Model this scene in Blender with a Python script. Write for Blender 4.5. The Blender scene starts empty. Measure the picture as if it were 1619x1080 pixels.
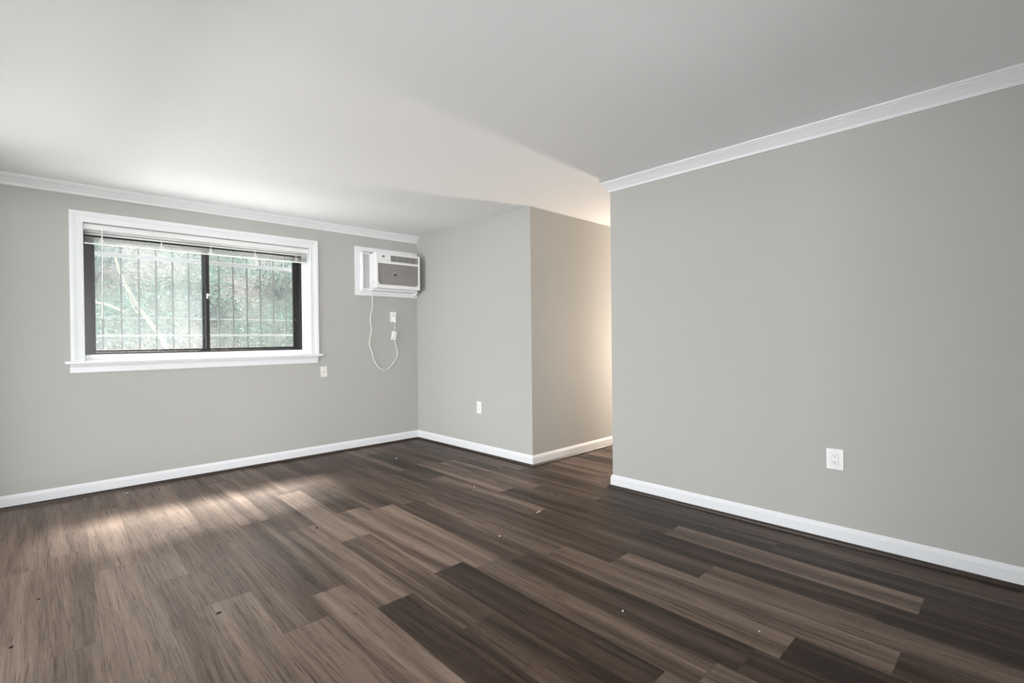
import bpy, bmesh, math, random
from mathutils import Vector, Matrix, noise

S = bpy.context.scene
COL = S.collection
R = random.Random(11)

# ------------------------------------------------------------------ camera
cd = bpy.data.cameras.new('camera')
cd.sensor_fit = 'HORIZONTAL'; cd.sensor_width = 36.0
cd.lens = 36.0 * 783.506 / 1619.0
cd.clip_start = 0.02
cam = bpy.data.objects.new('camera', cd); COL.objects.link(cam)
cam.matrix_world = Matrix(((0.72097337, 0.01241009, -0.69285164, 0.0),
                           (-0.69287687, -0.00283273, -0.72105036, 0.0),
                           (-0.01091096, 0.99991892, 0.00655634, 1.14),
                           (0, 0, 0, 1)))
S.camera = cam

# ------------------------------------------------------------------ render look
S.view_settings.view_transform = 'Standard'
S.view_settings.look = 'None'
S.view_settings.gamma = 1.0
S.view_settings.use_curve_mapping = False
S.view_settings.exposure = 0.18
S.cycles.use_denoising = True
S.cycles.max_bounces = 10
S.cycles.diffuse_bounces = 6
S.cycles.transparent_max_bounces = 16
S.cycles.sample_clamp_indirect = 6.0
S.cycles.caustics_reflective = False
S.cycles.caustics_refractive = False

# ------------------------------------------------------------------ world, sun, side daylight, added rear fill
W = bpy.data.worlds.new('World'); S.world = W; W.use_nodes = True
bg = W.node_tree.nodes['Background']
bg.inputs['Color'].default_value = (0.93, 0.97, 1.0, 1); bg.inputs['Strength'].default_value = 6.6

def light(name, kind, loc, direction, energy, color=(1, 1, 1), size=None, size_y=None, angle=None, radius=None, spread=None):
    d = bpy.data.lights.new(name, kind); d.energy = energy; d.color = color
    if kind == 'AREA':
        d.shape = 'RECTANGLE'; d.size = size; d.size_y = size_y
        if spread: d.spread = spread
    if angle is not None: d.angle = angle
    if radius is not None: d.shadow_soft_size = radius
    o = bpy.data.objects.new(name, d); COL.objects.link(o); o.location = loc
    if direction is not None:
        o.rotation_euler = Vector(direction).to_track_quat('-Z', 'Y').to_euler()
    return o

light('sun', 'SUN', (2, 9, 8), (-0.14, -0.70, -1.0), 28, (1.0, 0.96, 0.93), angle=math.radians(13))
light('side_window_daylight', 'AREA', (-6.2, 2.75, 0.85), (1, 0, 0.10), 245, (0.99, 0.995, 1.0), 1.7, 0.45)
light('rear_fill', 'AREA', (-0.8, -6.0, 1.15), (0.2, 1, 0), 290, (1.0, 0.99, 0.97), 1.0, 1.3)  # added fill from behind the camera, aimed at the window and hall walls
light('hall_lamp', 'POINT', (5.45, 2.34, 1.0), None, 128, (1.0, 0.86, 0.72), radius=0.12)

# ------------------------------------------------------------------ materials
def mat(name, color=(0.8, 0.8, 0.8), rough=0.5, metal=0.0, spec=0.5):
    m = bpy.data.materials.new(name); m.use_nodes = True
    b = m.node_tree.nodes['Principled BSDF']
    b.inputs['Base Color'].default_value = (*color, 1)
    b.inputs['Roughness'].default_value = rough
    b.inputs['Metallic'].default_value = metal
    b.inputs['Specular IOR Level'].default_value = spec
    return m

def nodes(m):
    nt = m.node_tree
    return nt, nt.nodes['Principled BSDF'], nt.nodes.new, nt.links.new

def paint(name, color, rough, bump=0.02, scale=220, var=0.03):
    """rolled wall paint: faint orange peel and faint tonal drift"""
    m = mat(name, color, rough, spec=0.3); nt, b, N, L = nodes(m)
    tc = N('ShaderNodeTexCoord')
    n1 = N('ShaderNodeTexNoise'); n1.inputs['Scale'].default_value = 1.3; n1.inputs['Detail'].default_value = 2
    L(tc.outputs['Object'], n1.inputs['Vector'])
    mp = N('ShaderNodeMapRange'); mp.inputs['To Min'].default_value = 1 - var; mp.inputs['To Max'].default_value = 1 + var
    L(n1.outputs['Fac'], mp.inputs['Value'])
    mx = N('ShaderNodeMix'); mx.data_type = 'RGBA'; mx.blend_type = 'MULTIPLY'; mx.inputs['Factor'].default_value = 1
    mx.inputs['A'].default_value = (*color, 1)
    L(mp.outputs['Result'], mx.inputs['B']); L(mx.outputs['Result'], b.inputs['Base Color'])
    n2 = N('ShaderNodeTexNoise'); n2.inputs['Scale'].default_value = scale; n2.inputs['Detail'].default_value = 3
    L(tc.outputs['Object'], n2.inputs['Vector'])
    bp = N('ShaderNodeBump'); bp.inputs['Strength'].default_value = bump; bp.inputs['Distance'].default_value = 0.002
    L(n2.outputs['Fac'], bp.inputs['Height']); L(bp.outputs['Normal'], b.inputs['Normal'])
    return m

M = {}
M['wall'] = paint('greige wall paint', (0.43, 0.422, 0.402), 0.75, 0.05)
M['ceiling'] = paint('white ceiling paint', (0.925, 0.93, 0.945), 0.9, 0.06, 160, 0.015)
M['trim'] = mat('white gloss trim paint', (0.75, 0.755, 0.77), 0.35)
M['plastic'] = mat('white plastic', (0.80, 0.80, 0.79), 0.4)
M['plate'] = mat('ivory plate plastic', (0.74, 0.73, 0.69), 0.45)
M['ac_white'] = mat('cream appliance plastic', (0.80, 0.80, 0.80), 0.42)
M['ac_grille'] = mat('grey beige grille plastic', (0.60, 0.57, 0.545), 0.55)
M['ac_dark'] = mat('dark cavity', (0.035, 0.035, 0.037), 0.7)
M['ac_filter'] = mat('brown grey filter mesh', (0.17, 0.15, 0.14), 0.8)
M['bronze'] = mat('dark bronze anodised aluminium', (0.045, 0.042, 0.043), 0.30, 0.6)
M['steel'] = mat('bright latch metal', (0.75, 0.74, 0.72), 0.25, 1.0)
M['black'] = mat('black plastic', (0.015, 0.015, 0.015), 0.5)
M['slat'] = mat('white enamelled slat', (0.78, 0.78, 0.77), 0.4)
M['cord'] = mat('white cord', (0.80, 0.79, 0.75), 0.6)
M['shoe'] = mat('dark stained shoe moulding', (0.030, 0.020, 0.014), 0.35)
M['bar'] = mat('grey painted security bar', (0.0351, 0.0371, 0.0412), 0.5)
M['barlight'] = mat('pale grey flat bar', (0.3095, 0.3147, 0.3301), 0.5)
M['rail'] = mat('weathered grey railing', (0.0454, 0.0495, 0.0495), 0.6)
M['branch'] = mat('bleached dead wood', (0.1403, 0.1279, 0.1032), 0.85)
M['vine'] = mat('dark vine stem', (0.016, 0.015, 0.012), 0.8)
M['chip'] = mat('pale wood chip', (0.66, 0.60, 0.50), 0.8)
M['crumb'] = mat('dark grit', (0.02, 0.016, 0.013), 0.8)
M['concrete'] = paint('pale concrete', (0.64, 0.64, 0.63), 0.9, 0.3, 60, 0.12)

def wood_floor():
    m = mat('dark laminate planks', (0.1, 0.07, 0.05), 0.4, spec=0.20); nt, b, N, L = nodes(m)
    uv = N('ShaderNodeUVMap'); uv.uv_map = 'plank'
    at = N('ShaderNodeAttribute'); at.attribute_name = 'tone'
    sd = N('ShaderNodeAttribute'); sd.attribute_name = 'seed'
    tc = N('ShaderNodeTexCoord')
    sep = N('ShaderNodeSeparateXYZ'); L(tc.outputs['Object'], sep.inputs[0])
    def math_(op, a, b_, clamp=False):
        n = N('ShaderNodeMath'); n.operation = op; n.use_clamp = clamp
        for i, v in enumerate((a, b_)):
            if v is None: continue
            if isinstance(v, (int, float)): n.inputs[i].default_value = v
            else: L(v, n.inputs[i])
        return n.outputs[0]
    def vec(sx, sy, warp=None):
        c = N('ShaderNodeCombineXYZ')
        xx = sep.outputs['X'] if warp is None else math_('ADD', sep.outputs['X'], warp)
        L(math_('MULTIPLY', xx, sx), c.inputs[0])
        L(math_('MULTIPLY', sep.outputs['Y'], sy), c.inputs[1])
        L(math_('MULTIPLY', sd.outputs['Fac'], 37.0), c.inputs[2])
        return c.outputs[0]
    def noise_(v, detail=3, rough=0.55, dist=0.0):
        n = N('ShaderNodeTexNoise'); n.inputs['Scale'].default_value = 1.0
        n.inputs['Detail'].default_value = detail; n.inputs['Roughness'].default_value = rough
        n.inputs['Distortion'].default_value = dist
        L(v, n.inputs['Vector']); return n.outputs['Fac']
    def rng(v, a, b_, c, d):
        n = N('ShaderNodeMapRange'); n.inputs['From Min'].default_value = a; n.inputs['From Max'].default_value = b_
        n.inputs['To Min'].default_value = c; n.inputs['To Max'].default_value = d; L(v, n.inputs['Value']); return n.outputs['Result']
    warp = rng(noise_(vec(2.5, 1.1), 1), 0.2, 0.8, -0.010, 0.010)
    broad = noise_(vec(14, 0.55, warp), 2, 0.5, 0.1)          # wide light and dark streaks along the plank
    mid = noise_(vec(55, 1.6, warp), 3, 0.6, 0.05)
    fine = noise_(vec(270, 7, warp), 3, 0.65)
    saw = noise_(vec(16, 130), 2, 0.5)                         # faint cross-saw marks
    st = N('ShaderNodeAttribute'); st.attribute_name = 'streak'
    t = math_('ADD', at.outputs['Fac'], math_('MULTIPLY', rng(broad, 0.3, 0.7, -1, 1), st.outputs['Fac']))
    t = math_('ADD', t, rng(mid, 0.3, 0.7, -0.10, 0.10))
    t = math_('ADD', t, rng(fine, 0.3, 0.7, -0.12, 0.12))
    t = math_('ADD', t, rng(saw, 0.3, 0.7, -0.025, 0.025))
    gr = noise_(vec(105, 3.2, warp), 3, 0.7, 0.08)               # open pores: fine dark lines along the grain
    t = math_('SUBTRACT', t, rng(gr, 0.31, 0.44, 0.32, 0.0), True)
    cr = N('ShaderNodeValToRGB'); L(t, cr.inputs['Fac'])
    e = cr.color_ramp.elements
    e[0].position = 0.0; e[0].color = (0.0210, 0.0110, 0.0062, 1)
    e[1].position = 1.0; e[1].color = (0.255, 0.184, 0.142, 1)
    k = e.new(0.45); k.color = (0.082, 0.053, 0.038, 1)
    # knots: rare dark ovals stretched with the grain
    vo = N('ShaderNodeTexVoronoi'); vo.inputs['Scale'].default_value = 1.0; vo.inputs['Randomness'].default_value = 1.0
    L(vec(8.5, 2.3, warp), vo.inputs['Vector'])
    kn = rng(vo.outputs['Distance'], 0.02, 0.10, 1, 0)
    kmask = math_('GREATER_THAN', noise_(vec(5, 1.7), 1), 0.56)
    kfac = math_('MULTIPLY', math_('MULTIPLY', kn, kmask), 0.8, True)
    mk = N('ShaderNodeMix'); mk.data_type = 'RGBA'; L(kfac, mk.inputs['Factor'])
    L(cr.outputs['Color'], mk.inputs['A']); mk.inputs['B'].default_value = (0.022, 0.014, 0.010, 1)
    # joints between planks
    su = N('ShaderNodeSeparateXYZ'); L(uv.outputs['UV'], su.inputs[0])
    du = math_('ABSOLUTE', math_('SUBTRACT', su.outputs['X'], 0.5), None)
    dv = math_('ABSOLUTE', math_('SUBTRACT', su.outputs['Y'], 0.5), None)
    j = math_('MAXIMUM', math_('GREATER_THAN', du, 0.4945), math_('GREATER_THAN', dv, 0.4991))
    mj = N('ShaderNodeMix'); mj.data_type = 'RGBA'; L(math_('MULTIPLY', j, 0.55), mj.inputs['Factor'])
    L(mk.outputs['Result'], mj.inputs['A']); mj.inputs['B'].default_value = (0.018, 0.012, 0.009, 1)
    L(mj.outputs['Result'], b.inputs['Base Color'])
    # embossed grain
    hb = math_('ADD', math_('MULTIPLY', rng(gr, 0.35, 0.62, 0, 1), 0.8), math_('MULTIPLY', fine, 0.25))
    hb = math_('SUBTRACT', hb, math_('MULTIPLY', j, 0.8))
    bp = N('ShaderNodeBump'); bp.inputs['Strength'].default_value = 0.5; bp.inputs['Distance'].default_value = 0.0016
    L(hb, bp.inputs['Height']); L(bp.outputs['Normal'], b.inputs['Normal'])
    L(rng(gr, 0.3, 0.7, 0.46, 0.36), b.inputs['Roughness'])
    return m
M['floor'] = wood_floor()

def thin_glass(name, haze):
    """window pane: see-through, a weak mirror, and a pale veil standing in for glare"""
    m = bpy.data.materials.new(name); m.use_nodes = True; nt = m.node_tree; nt.nodes.clear(); N, L = nt.nodes.new, nt.links.new
    out = N('ShaderNodeOutputMaterial'); tr = N('ShaderNodeBsdfTransparent'); gl = N('ShaderNodeBsdfGlossy'); gl.inputs['Roughness'].default_value = 0.02
    tr.inputs['Color'].default_value = (0.95, 0.97, 0.96, 1)
    lw0 = N('ShaderNodeLayerWeight'); lw0.inputs['Blend'].default_value = 0.5
    pw = N('ShaderNodeMath'); pw.operation = 'POWER'; pw.inputs[1].default_value = 5; L(lw0.outputs['Facing'], pw.inputs[0])
    lw = N('ShaderNodeMath'); lw.operation = 'MULTIPLY_ADD'; lw.inputs[1].default_value = 0.9; lw.inputs[2].default_value = 0.05; L(pw.outputs[0], lw.inputs[0])
    m1 = N('ShaderNodeMixShader'); L(lw.outputs[0], m1.inputs[0]); L(tr.outputs[0], m1.inputs[1]); L(gl.outputs[0], m1.inputs[2])
    tl = N('ShaderNodeBsdfTranslucent'); tl.inputs['Color'].default_value = (0.9, 0.92, 0.93, 1)  # translucent share stands in for the veil of window glare
    m2 = N('ShaderNodeMixShader')
    tc = N('ShaderNodeTexCoord'); nz = N('ShaderNodeTexNoise'); nz.inputs['Scale'].default_value = 2.5; L(tc.outputs['Object'], nz.inputs['Vector'])
    mr = N('ShaderNodeMapRange'); mr.inputs['To Min'].default_value = haze * 0.7; mr.inputs['To Max'].default_value = haze * 1.3
    L(nz.outputs['Fac'], mr.inputs['Value']); L(mr.outputs['Result'], m2.inputs[0])
    L(m1.outputs[0], m2.inputs[1]); L(tl.outputs[0], m2.inputs[2]); L(m2.outputs[0], out.inputs['Surface'])
    return m
M['glass'] = thin_glass('hazed window glass', 0.02)

def screen_mat():
    m = bpy.data.materials.new('pale insect mesh'); m.use_nodes = True; nt = m.node_tree; nt.nodes.clear(); N, L = nt.nodes.new, nt.links.new
    out = N('ShaderNodeOutputMaterial'); tr = N('ShaderNodeBsdfTransparent'); tl = N('ShaderNodeBsdfTranslucent')
    tl.inputs['Color'].default_value = (0.80, 0.84, 0.88, 1)
    mx = N('ShaderNodeMixShader'); mx.inputs[0].default_value = 0.045
    L(tr.outputs[0], mx.inputs[1]); L(tl.outputs[0], mx.inputs[2]); L(mx.outputs[0], out.inputs['Surface'])
    return m
M['screen'] = screen_mat()

def litter_mat():
    m = mat('leaf littered slope', (0.4267, 0.3734, 0.2986), 0.95, spec=0.1); nt, b, N, L = nodes(m)
    tc = N('ShaderNodeTexCoord')
    n1 = N('ShaderNodeTexNoise'); n1.inputs['Scale'].default_value = 38; n1.inputs['Detail'].default_value = 6; n1.inputs['Roughness'].default_value = 0.75
    L(tc.outputs['Object'], n1.inputs['Vector'])
    cr = N('ShaderNodeValToRGB'); L(n1.outputs['Fac'], cr.inputs['Fac']); e = cr.color_ramp.elements
    e[0].position = 0.36; e[0].color = (0.0387, 0.0417, 0.0361, 1); e[1].position = 0.64; e[1].color = (0.1276, 0.1164, 0.1027, 1)
    k = e.new(0.5); k.color = (0.0832, 0.0776, 0.0693, 1)
    n2 = N('ShaderNodeTexNoise'); n2.inputs['Scale'].default_value = 1.9; n2.inputs['Detail'].default_value = 3
    L(tc.outputs['Object'], n2.inputs['Vector'])
    mr = N('ShaderNodeMapRange'); mr.inputs['From Min'].default_value = 0.42; mr.inputs['From Max'].default_value = 0.62; L(n2.outputs['Fac'], mr.inputs['Value'])
    mx = N('ShaderNodeMix'); mx.data_type = 'RGBA'; L(mr.outputs['Result'], mx.inputs['Factor'])
    L(cr.outputs['Color'], mx.inputs['A'])
    c2 = N('ShaderNodeValToRGB'); L(n1.outputs['Fac'], c2.inputs['Fac']); f = c2.color_ramp.elements
    f[0].position = 0.38; f[0].color = (0.0177, 0.0392, 0.0303, 1); f[1].position = 0.62; f[1].color = (0.0587, 0.0996, 0.0764, 1)
    L(c2.outputs['Color'], mx.inputs['B']); L(mx.outputs['Result'], b.inputs['Base Color'])
    return m
M['litter'] = litter_mat()

def leaf_mat(name, a, c):
    m = mat(name, a, 0.9, spec=0.05); nt, b, N, L = nodes(m)
    oi = N('ShaderNodeNewGeometry'); cr = N('ShaderNodeValToRGB'); L(oi.outputs['Random Per Island'], cr.inputs['Fac'])
    cr.color_ramp.elements[0].color = (*a, 1); cr.color_ramp.elements[1].color = (*c, 1)
    L(cr.outputs['Color'], b.inputs['Base Color']); return m
M['ivy'] = leaf_mat('ground cover leaves', (0.0099, 0.0322, 0.0223), (0.0992, 0.1550, 0.1141))
M['shrub'] = leaf_mat('shrub leaves', (0.0139, 0.0361, 0.0288), (0.0500, 0.0832, 0.0665))
M['dry'] = leaf_mat('dry fallen leaves', (0.0372, 0.0335, 0.0273), (0.1922, 0.1798, 0.1612))

# ------------------------------------------------------------------ mesh helpers
def obj(name, bm, m=None, parent=None, smooth=False, kind=None):
    me = bpy.data.meshes.new(name)
    bmesh.ops.recalc_face_normals(bm, faces=bm.faces[:])
    bm.to_mesh(me); bm.free()
    if m is not None:
        for x in (m if isinstance(m, (list, tuple)) else [m]): me.materials.append(x)
    if smooth:
        for p in me.polygons: p.use_smooth = True
    o = bpy.data.objects.new(name, me); COL.objects.link(o)
    if parent is not None: o.parent = parent
    if kind: o['kind'] = kind
    return o

def tag(o, label, cat, group=None):
    o['label'] = label; o['category'] = cat
    if group: o['group'] = group
    return o

def thing(name, label, cat, loc=(0, 0, 0), group=None):
    o = bpy.data.objects.new(name, None); COL.objects.link(o); o.location = loc; o.empty_display_size = 0.05
    return tag(o, label, cat, group)

def box(bm, x0, x1, y0, y1, z0, z1, bev=0.0, seg=2, mi=0):
    r = bmesh.ops.create_cube(bm, size=1.0)
    vs = r['verts']
    for v in vs:
        v.co = Vector(((x0 + x1) / 2 + v.co.x * (x1 - x0), (y0 + y1) / 2 + v.co.y * (y1 - y0), (z0 + z1) / 2 + v.co.z * (z1 - z0)))
    fs = {f for v in vs for f in v.link_faces}
    for f in fs: f.material_index = mi
    if bev > 0:
        es = list({e for v in vs for e in v.link_edges})
        bmesh.ops.bevel(bm, geom=es, offset=bev, segments=seg, affect='EDGES', profile=0.5)
    return bm

def B(*a, **k):
    bm = bmesh.new(); box(bm, *a, **k); return bm

def tube(bm, pts, rad, n=8, cap=True, up=None):
    pts = [Vector(p) for p in pts]
    rs = rad if isinstance(rad, (list, tuple)) else [rad] * len(pts)
    rings = []; ref = Vector(up) if up else None
    for i, p in enumerate(pts):
        d = (pts[min(i + 1, len(pts) - 1)] - pts[max(i - 1, 0)]).normalized()
        if ref is None:
            ref = Vector((0, 0, 1)) if abs(d.z) < 0.9 else Vector((1, 0, 0))
        a = (ref - d * ref.dot(d)).normalized(); b = d.cross(a); ref = a
        rings.append([bm.verts.new(p + (a * math.cos(2 * math.pi * k / n) + b * math.sin(2 * math.pi * k / n)) * rs[i]) for k in range(n)])
    for r0, r1 in zip(rings, rings[1:]):
        for k in range(n):
            bm.faces.new((r0[k], r0[(k + 1) % n], r1[(k + 1) % n], r1[k]))
    if cap:
        bm.faces.new(rings[0][::-1]); bm.faces.new(rings[-1])
    return bm

def T(pts, rad, n=8):
    bm = bmesh.new(); return tube(bm, pts, rad, n)

def smooth_path(pts, sub=5):
    pts = [Vector(p) for p in pts]; out = []
    for i in range(len(pts) - 1):
        p0 = pts[max(i - 1, 0)]; p1 = pts[i]; p2 = pts[i + 1]; p3 = pts[min(i + 2, len(pts) - 1)]
        for k in range(sub):
            t = k / sub
            out.append(0.5 * ((2 * p1) + (p2 - p0) * t + (2 * p0 - 5 * p1 + 4 * p2 - p3) * t * t + (-p0 + 3 * p1 - 3 * p2 + p3) * t ** 3))
    out.append(pts[-1]); return out

def loft(bm, sections):
    """sections: lists of 3-D points of one closed profile at successive stations"""
    rings = [[bm.verts.new(p) for p in s] for s in sections]
    n = len(rings[0])
    for a, b in zip(rings, rings[1:]):
        for k in range(n):
            bm.faces.new((a[k], a[(k + 1) % n], b[(k + 1) % n], b[k]))
    bm.faces.new(rings[0]); bm.faces.new(rings[-1][::-1])
    return bm

def cyl(bm, c, axis, r, h, n=16):
    c = Vector(c); a = Vector(axis).normalized()
    return tube(bm, [c, c + a * h], r, n)

# ------------------------------------------------------------------ room measures
YA = 4.874          # window wall
XC = 3.172          # alcove wall right of the air conditioner
XR = 3.157          # long right-hand wall
YB = 3.052          # hall wall
YE = 2.193          # end of the right-hand wall
XL = -0.46          # left wall
YF = -2.20          # wall behind the camera
CZ = 2.309
XH = 6.3            # end of the hall

# window opening in the back wall
WX0, WX1, WZ0, WZ1 = 0.262, 1.944, 1.000, 2.042

# ------------------------------------------------------------------ floor: planks laid towards the window wall
PITCH, PLEN, SHEAR, X0 = 0.1757, 1.147, 0.027, 2.945
def seam(k): return X0 - PITCH * (k - 1)        # seam k=1 is the first one off the right-hand wall
# strip: (joint phase, {plank index from the phase upward: tone})
strips = {
    1: (0.95, {-1: .10, 0: .14, 1: .25}),
    2: (0.311, {-2: .15, -1: .17, 0: .66, 1: .28, 2: .55, 3: .30}),
    3: (0.423, {-1: .14, 0: .16, 1: .24, 2: .55, 3: .30, 4: .4}),
    4: (1.080, {-2: .55, -1: .68, 0: .38, 1: .66, 2: .35, 3: .45}),
    5: (0.318, {-2: .2, -1: .22, 0: .70, 1: .30, 2: .32, 3: .50}),
    6: (0.610, {-2: .12, -1: .12, 0: .66, 1: .52, 2: .30, 3: .38}),
    7: (0.690, {-2: .12, -1: .12, 0: .14, 1: .36, 2: .28, 3: .44}),
    8: (0.755, {-2: .5, -1: .58, 0: .42, 1: .70, 2: .42, 3: .36}),
    9: (0.858, {-2: .4, -1: .55, 0: .14, 1: .78, 2: .34, 3: .5}),
    10: (0.390, {-2: .4, -1: .5, 0: .36, 1: .48, 2: .74, 3: .42}),
    11: (0.770, {-2: .5, -1: .45, 0: .12, 1: .68, 2: .42, 3: .60}),
    12: (1.070, {-2: .5, -1: .48, 0: .70, 1: .36, 2: .62, 3: .45}),
    13: (0.861, {-2: .4, -1: .40, 0: .66, 1: .32, 2: .48, 3: .40}),
    14: (0.164, {-1: .4, 0: .45, 1: .56, 2: .38, 3: .74, 4: .5}),
    15: (0.560, {-1: .5, 0: .62, 1: .42, 2: .50, 3: .62}),
    16: (0.921, {-2: .4, -1: .5, 0: .60, 1: .58, 2: .66, 3: .38}),
    17: (0.160, {-1: .5, 0: .42, 1: .50, 2: .42, 3: .58, 4: .40}),
    18: (0.027, {-1: .5, 0: .50, 1: .56, 2: .60, 3: .54, 4: .58}),
    19: (0.360, {-1: .5, 0: .48, 1: .55, 2: .46, 3: .62}),
}
fb = bmesh.new(); uvl = fb.loops.layers.uv.new('plank')
lt = fb.faces.layers.float.new('tone'); lk = fb.faces.layers.float.new('streak'); ls = fb.faces.layers.float.new('seed')
FX0, FX1, FY0, FY1 = XL - 0.05, XH + 0.05, YF - 0.05, YA + 0.03
def plank(xa, xb, ya, yb, tone, seed, streak):
    def sx(x, y): return x + SHEAR * (y - 1.2)
    q = [(sx(xb, ya), ya), (sx(xa, ya), ya), (sx(xa, yb), yb), (sx(xb, yb), yb)]
    vs = [fb.verts.new((x, y, 0)) for x, y in q]
    f = fb.faces.new(vs); f[lt] = tone; f[ls] = seed; f[lk] = streak
    for lp, u in zip(f.loops, ((0, 0), (1, 0), (1, 1), (0, 1))): lp[uvl].uv = u
for k in range(-18, 23):
    xa, xb = seam(k), seam(k + 1)
    ph, tones = strips.get(k, (R.uniform(0, PLEN), {}))
    y = ph - PLEN * 5; i = -5
    while y < FY1:
        ya, yb = max(y, FY0), min(y + PLEN, FY1)
        tn = tones.get(i, R.choice((.25, .35, .42, .5, .62)))
        if k >= 13: tn = 0.60 + (tn - 0.50) * 0.6          # boards under the window lifted and evened, window sheen put into the tone
        if yb > ya + 0.01 and not (k < -1 and (yb < YE - 0.3)):
            plank(xa, xb, ya, yb, tn, R.random(), 0.30 if k < 13 else 0.13)
        y += PLEN; i += 1
# the slab edges beyond the outermost planks stay under the walls
obj('floor', fb, M['floor'], kind='structure')

# ------------------------------------------------------------------ ceiling and walls
obj('ceiling', B(XL - 0.1, XH + 0.1, YF - 0.1, YA + 0.12, CZ, CZ + 0.1), M['ceiling'], kind='structure')

def wall_with_hole_x(name, y0, y1, xa, xb, hx0, hx1, hz0, hz1):
    bm = bmesh.new()
    box(bm, xa, hx0, y0, y1, 0, CZ); box(bm, hx1, xb, y0, y1, 0, CZ)
    box(bm, hx0, hx1, y0, y1, hz1, CZ)
    if hz0 > 0: box(bm, hx0, hx1, y0, y1, 0, hz0)
    return obj(name, bm, M['wall'], kind='structure')
wall_with_hole_x('wall_back', YA, YA + 0.12, XL, XC + 0.12, WX0, WX1, WZ0, WZ1)
obj('wall_alcove', B(XC, XC + 0.12, YB, YA, 0, CZ), M['wall'], kind='structure')
obj('wall_hall', B(XC + 0.12, XH, YB, YB + 0.12, 0, CZ), M['wall'], kind='structure')
obj('wall_hall_end', B(XH, XH + 0.1, YE - 0.12, YB + 0.12, 0, CZ), M['wall'], kind='structure')
obj('wall_right', B(XR, XR + 0.12, YF, YE, 0, CZ), M['wall'], kind='structure')
obj('wall_hall_near', B(XR + 0.12, XH, YE - 0.12, YE, 0, CZ), M['wall'], kind='structure')
wall_with_hole_x('wall_front', YF - 0.1, YF, XL, XR + 0.12, -0.42, 0.82, 0.0, 2.1)
LY0, LY1, LZ0, LZ1 = 1.22, 4.42, 0.15, 2.12        # wide glazed opening beside the camera
bm = bmesh.new()
box(bm, XL - 0.1, XL, YF - 0.1, LY0, 0, CZ); box(bm, XL - 0.1, XL, LY1, YA + 0.12, 0, CZ)
box(bm, XL - 0.1, XL, LY0, LY1, 0, LZ0); box(bm, XL - 0.1, XL, LY0, LY1, LZ1, CZ)
obj('wall_left', bm, M['wall'], kind='structure')

# ------------------------------------------------------------------ baseboards, shoe mouldings, crowns
BH, SHH = 0.095, 0.019
base_prof = [(0, 0.012), (0.0125, 0.012), (0.0125, 0.072), (0.0105, 0.076), (0.0105, 0.079), (0.0075, 0.086), (0.004, 0.0935), (0.0015, BH), (0, BH)]
shoe_prof = [(0, 0), (0.017, 0), (0.0165, 0.006), (0.014, 0.0115), (0.0095, 0.0165), (0.004, SHH), (0, SHH)]
crown_prof = [(0, 0), (0.006, 0), (0.008, -0.0), (0.010, 0.005), (0.0125, 0.011), (0.013, 0.016), (0.017, 0.020), (0.023, 0.028), (0.032, 0.039), (0.041, 0.049), (0.048, 0.054),
              (0.048, 0.058), (0.053, 0.061), (0.057, 0.066), (0.058, 0.0725), (0, 0.0725)]

def run(bm, path, prof, zoff=0.0, inset=0.0):
    """sweep a profile (distance from wall, height) along a wall path; the room lies on the left of the path"""
    P = [Vector((x, y, 0)) for x, y in path]; secs = []
    for i, p in enumerate(P):
        d0 = (P[i] - P[i - 1]).normalized() if i > 0 else None
        d1 = (P[i + 1] - P[i]).normalized() if i < len(P) - 1 else None
        n0 = Vector((-d0.y, d0.x, 0)) if d0 else None; n1 = Vector((-d1.y, d1.x, 0)) if d1 else None
        if n0 is None: nn = n1
        elif n1 is None: nn = n0
        else: nn = (n0 + n1) / (1 + n0.dot(n1))
        secs.append([p + nn * (q + inset) + Vector((0, 0, z + zoff)) for q, z in prof])
    return loft(bm, secs)

paths = {  # walked so that the room is on the left
    'right': [(XR, YF), (XR, YE), (XR + 2.9, YE)],
    'alcove': [(XH, YB), (XC, YB), (XC, YA)],
    'back': [(XC, YA), (XL, YA)],
    'left': [(XL, YA), (XL, YF)],
}
for nm, p in paths.items():
    bm = bmesh.new()
    pp = list(p)
    if nm == 'back': pp = [(XC - 0.0125, YA), (XL, YA)]
    if nm == 'left': pp = [(XL, YA - 0.0125), (XL, YF)]
    run(bm, pp, base_prof); obj('baseboard_' + nm, bm, M['trim'], kind='structure')
    bm = bmesh.new()
    pp = list(p)
    if nm == 'back': pp = [(XC - 0.0295, YA), (XL, YA)]
    if nm == 'left': pp = [(XL, YA - 0.0295), (XL, YF)]
    run(bm, pp, shoe_prof, 0.0, 0.0125)
    obj({'right': 'trim_1', 'alcove': 'trim_2', 'back': 'trim_3', 'left': 'trim_4'}[nm], bm, M['shoe'], kind='structure')
bm = bmesh.new(); run(bm, [(XC, YA), (XL, YA)], crown_prof, CZ - 0.0725); obj('trim_5', bm, M['trim'], kind='structure')
bm = bmesh.new(); run(bm, [(XR, YF), (XR, YE - 0.0)], crown_prof, CZ - 0.0725)
# mitred return at the free end of the right-hand crown
run(bm, [(XR, YE - 0.0001), (XR, YE), (XR + 0.0005, YE)], crown_prof, CZ - 0.0725)
obj('trim_6', bm, M['trim'], kind='structure')

# ------------------------------------------------------------------ the window
YW = YA + 0.10       # face of the white stop
win = bpy.data.objects.new('window_1', None); COL.objects.link(win); win.location = ((WX0 + WX1) / 2, YA, WZ0); win['kind'] = 'structure'
def wpart(name, bm, m, parent=win, smooth=False):
    o = obj(name, bm, m, None, smooth); o.parent = parent
    o.matrix_parent_inverse = Matrix.Translation(-Vector(win.location))
    return o
def wsub(name, bm, m, parent):
    o = obj(name, bm, m, None); o.parent = parent; return o

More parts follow.
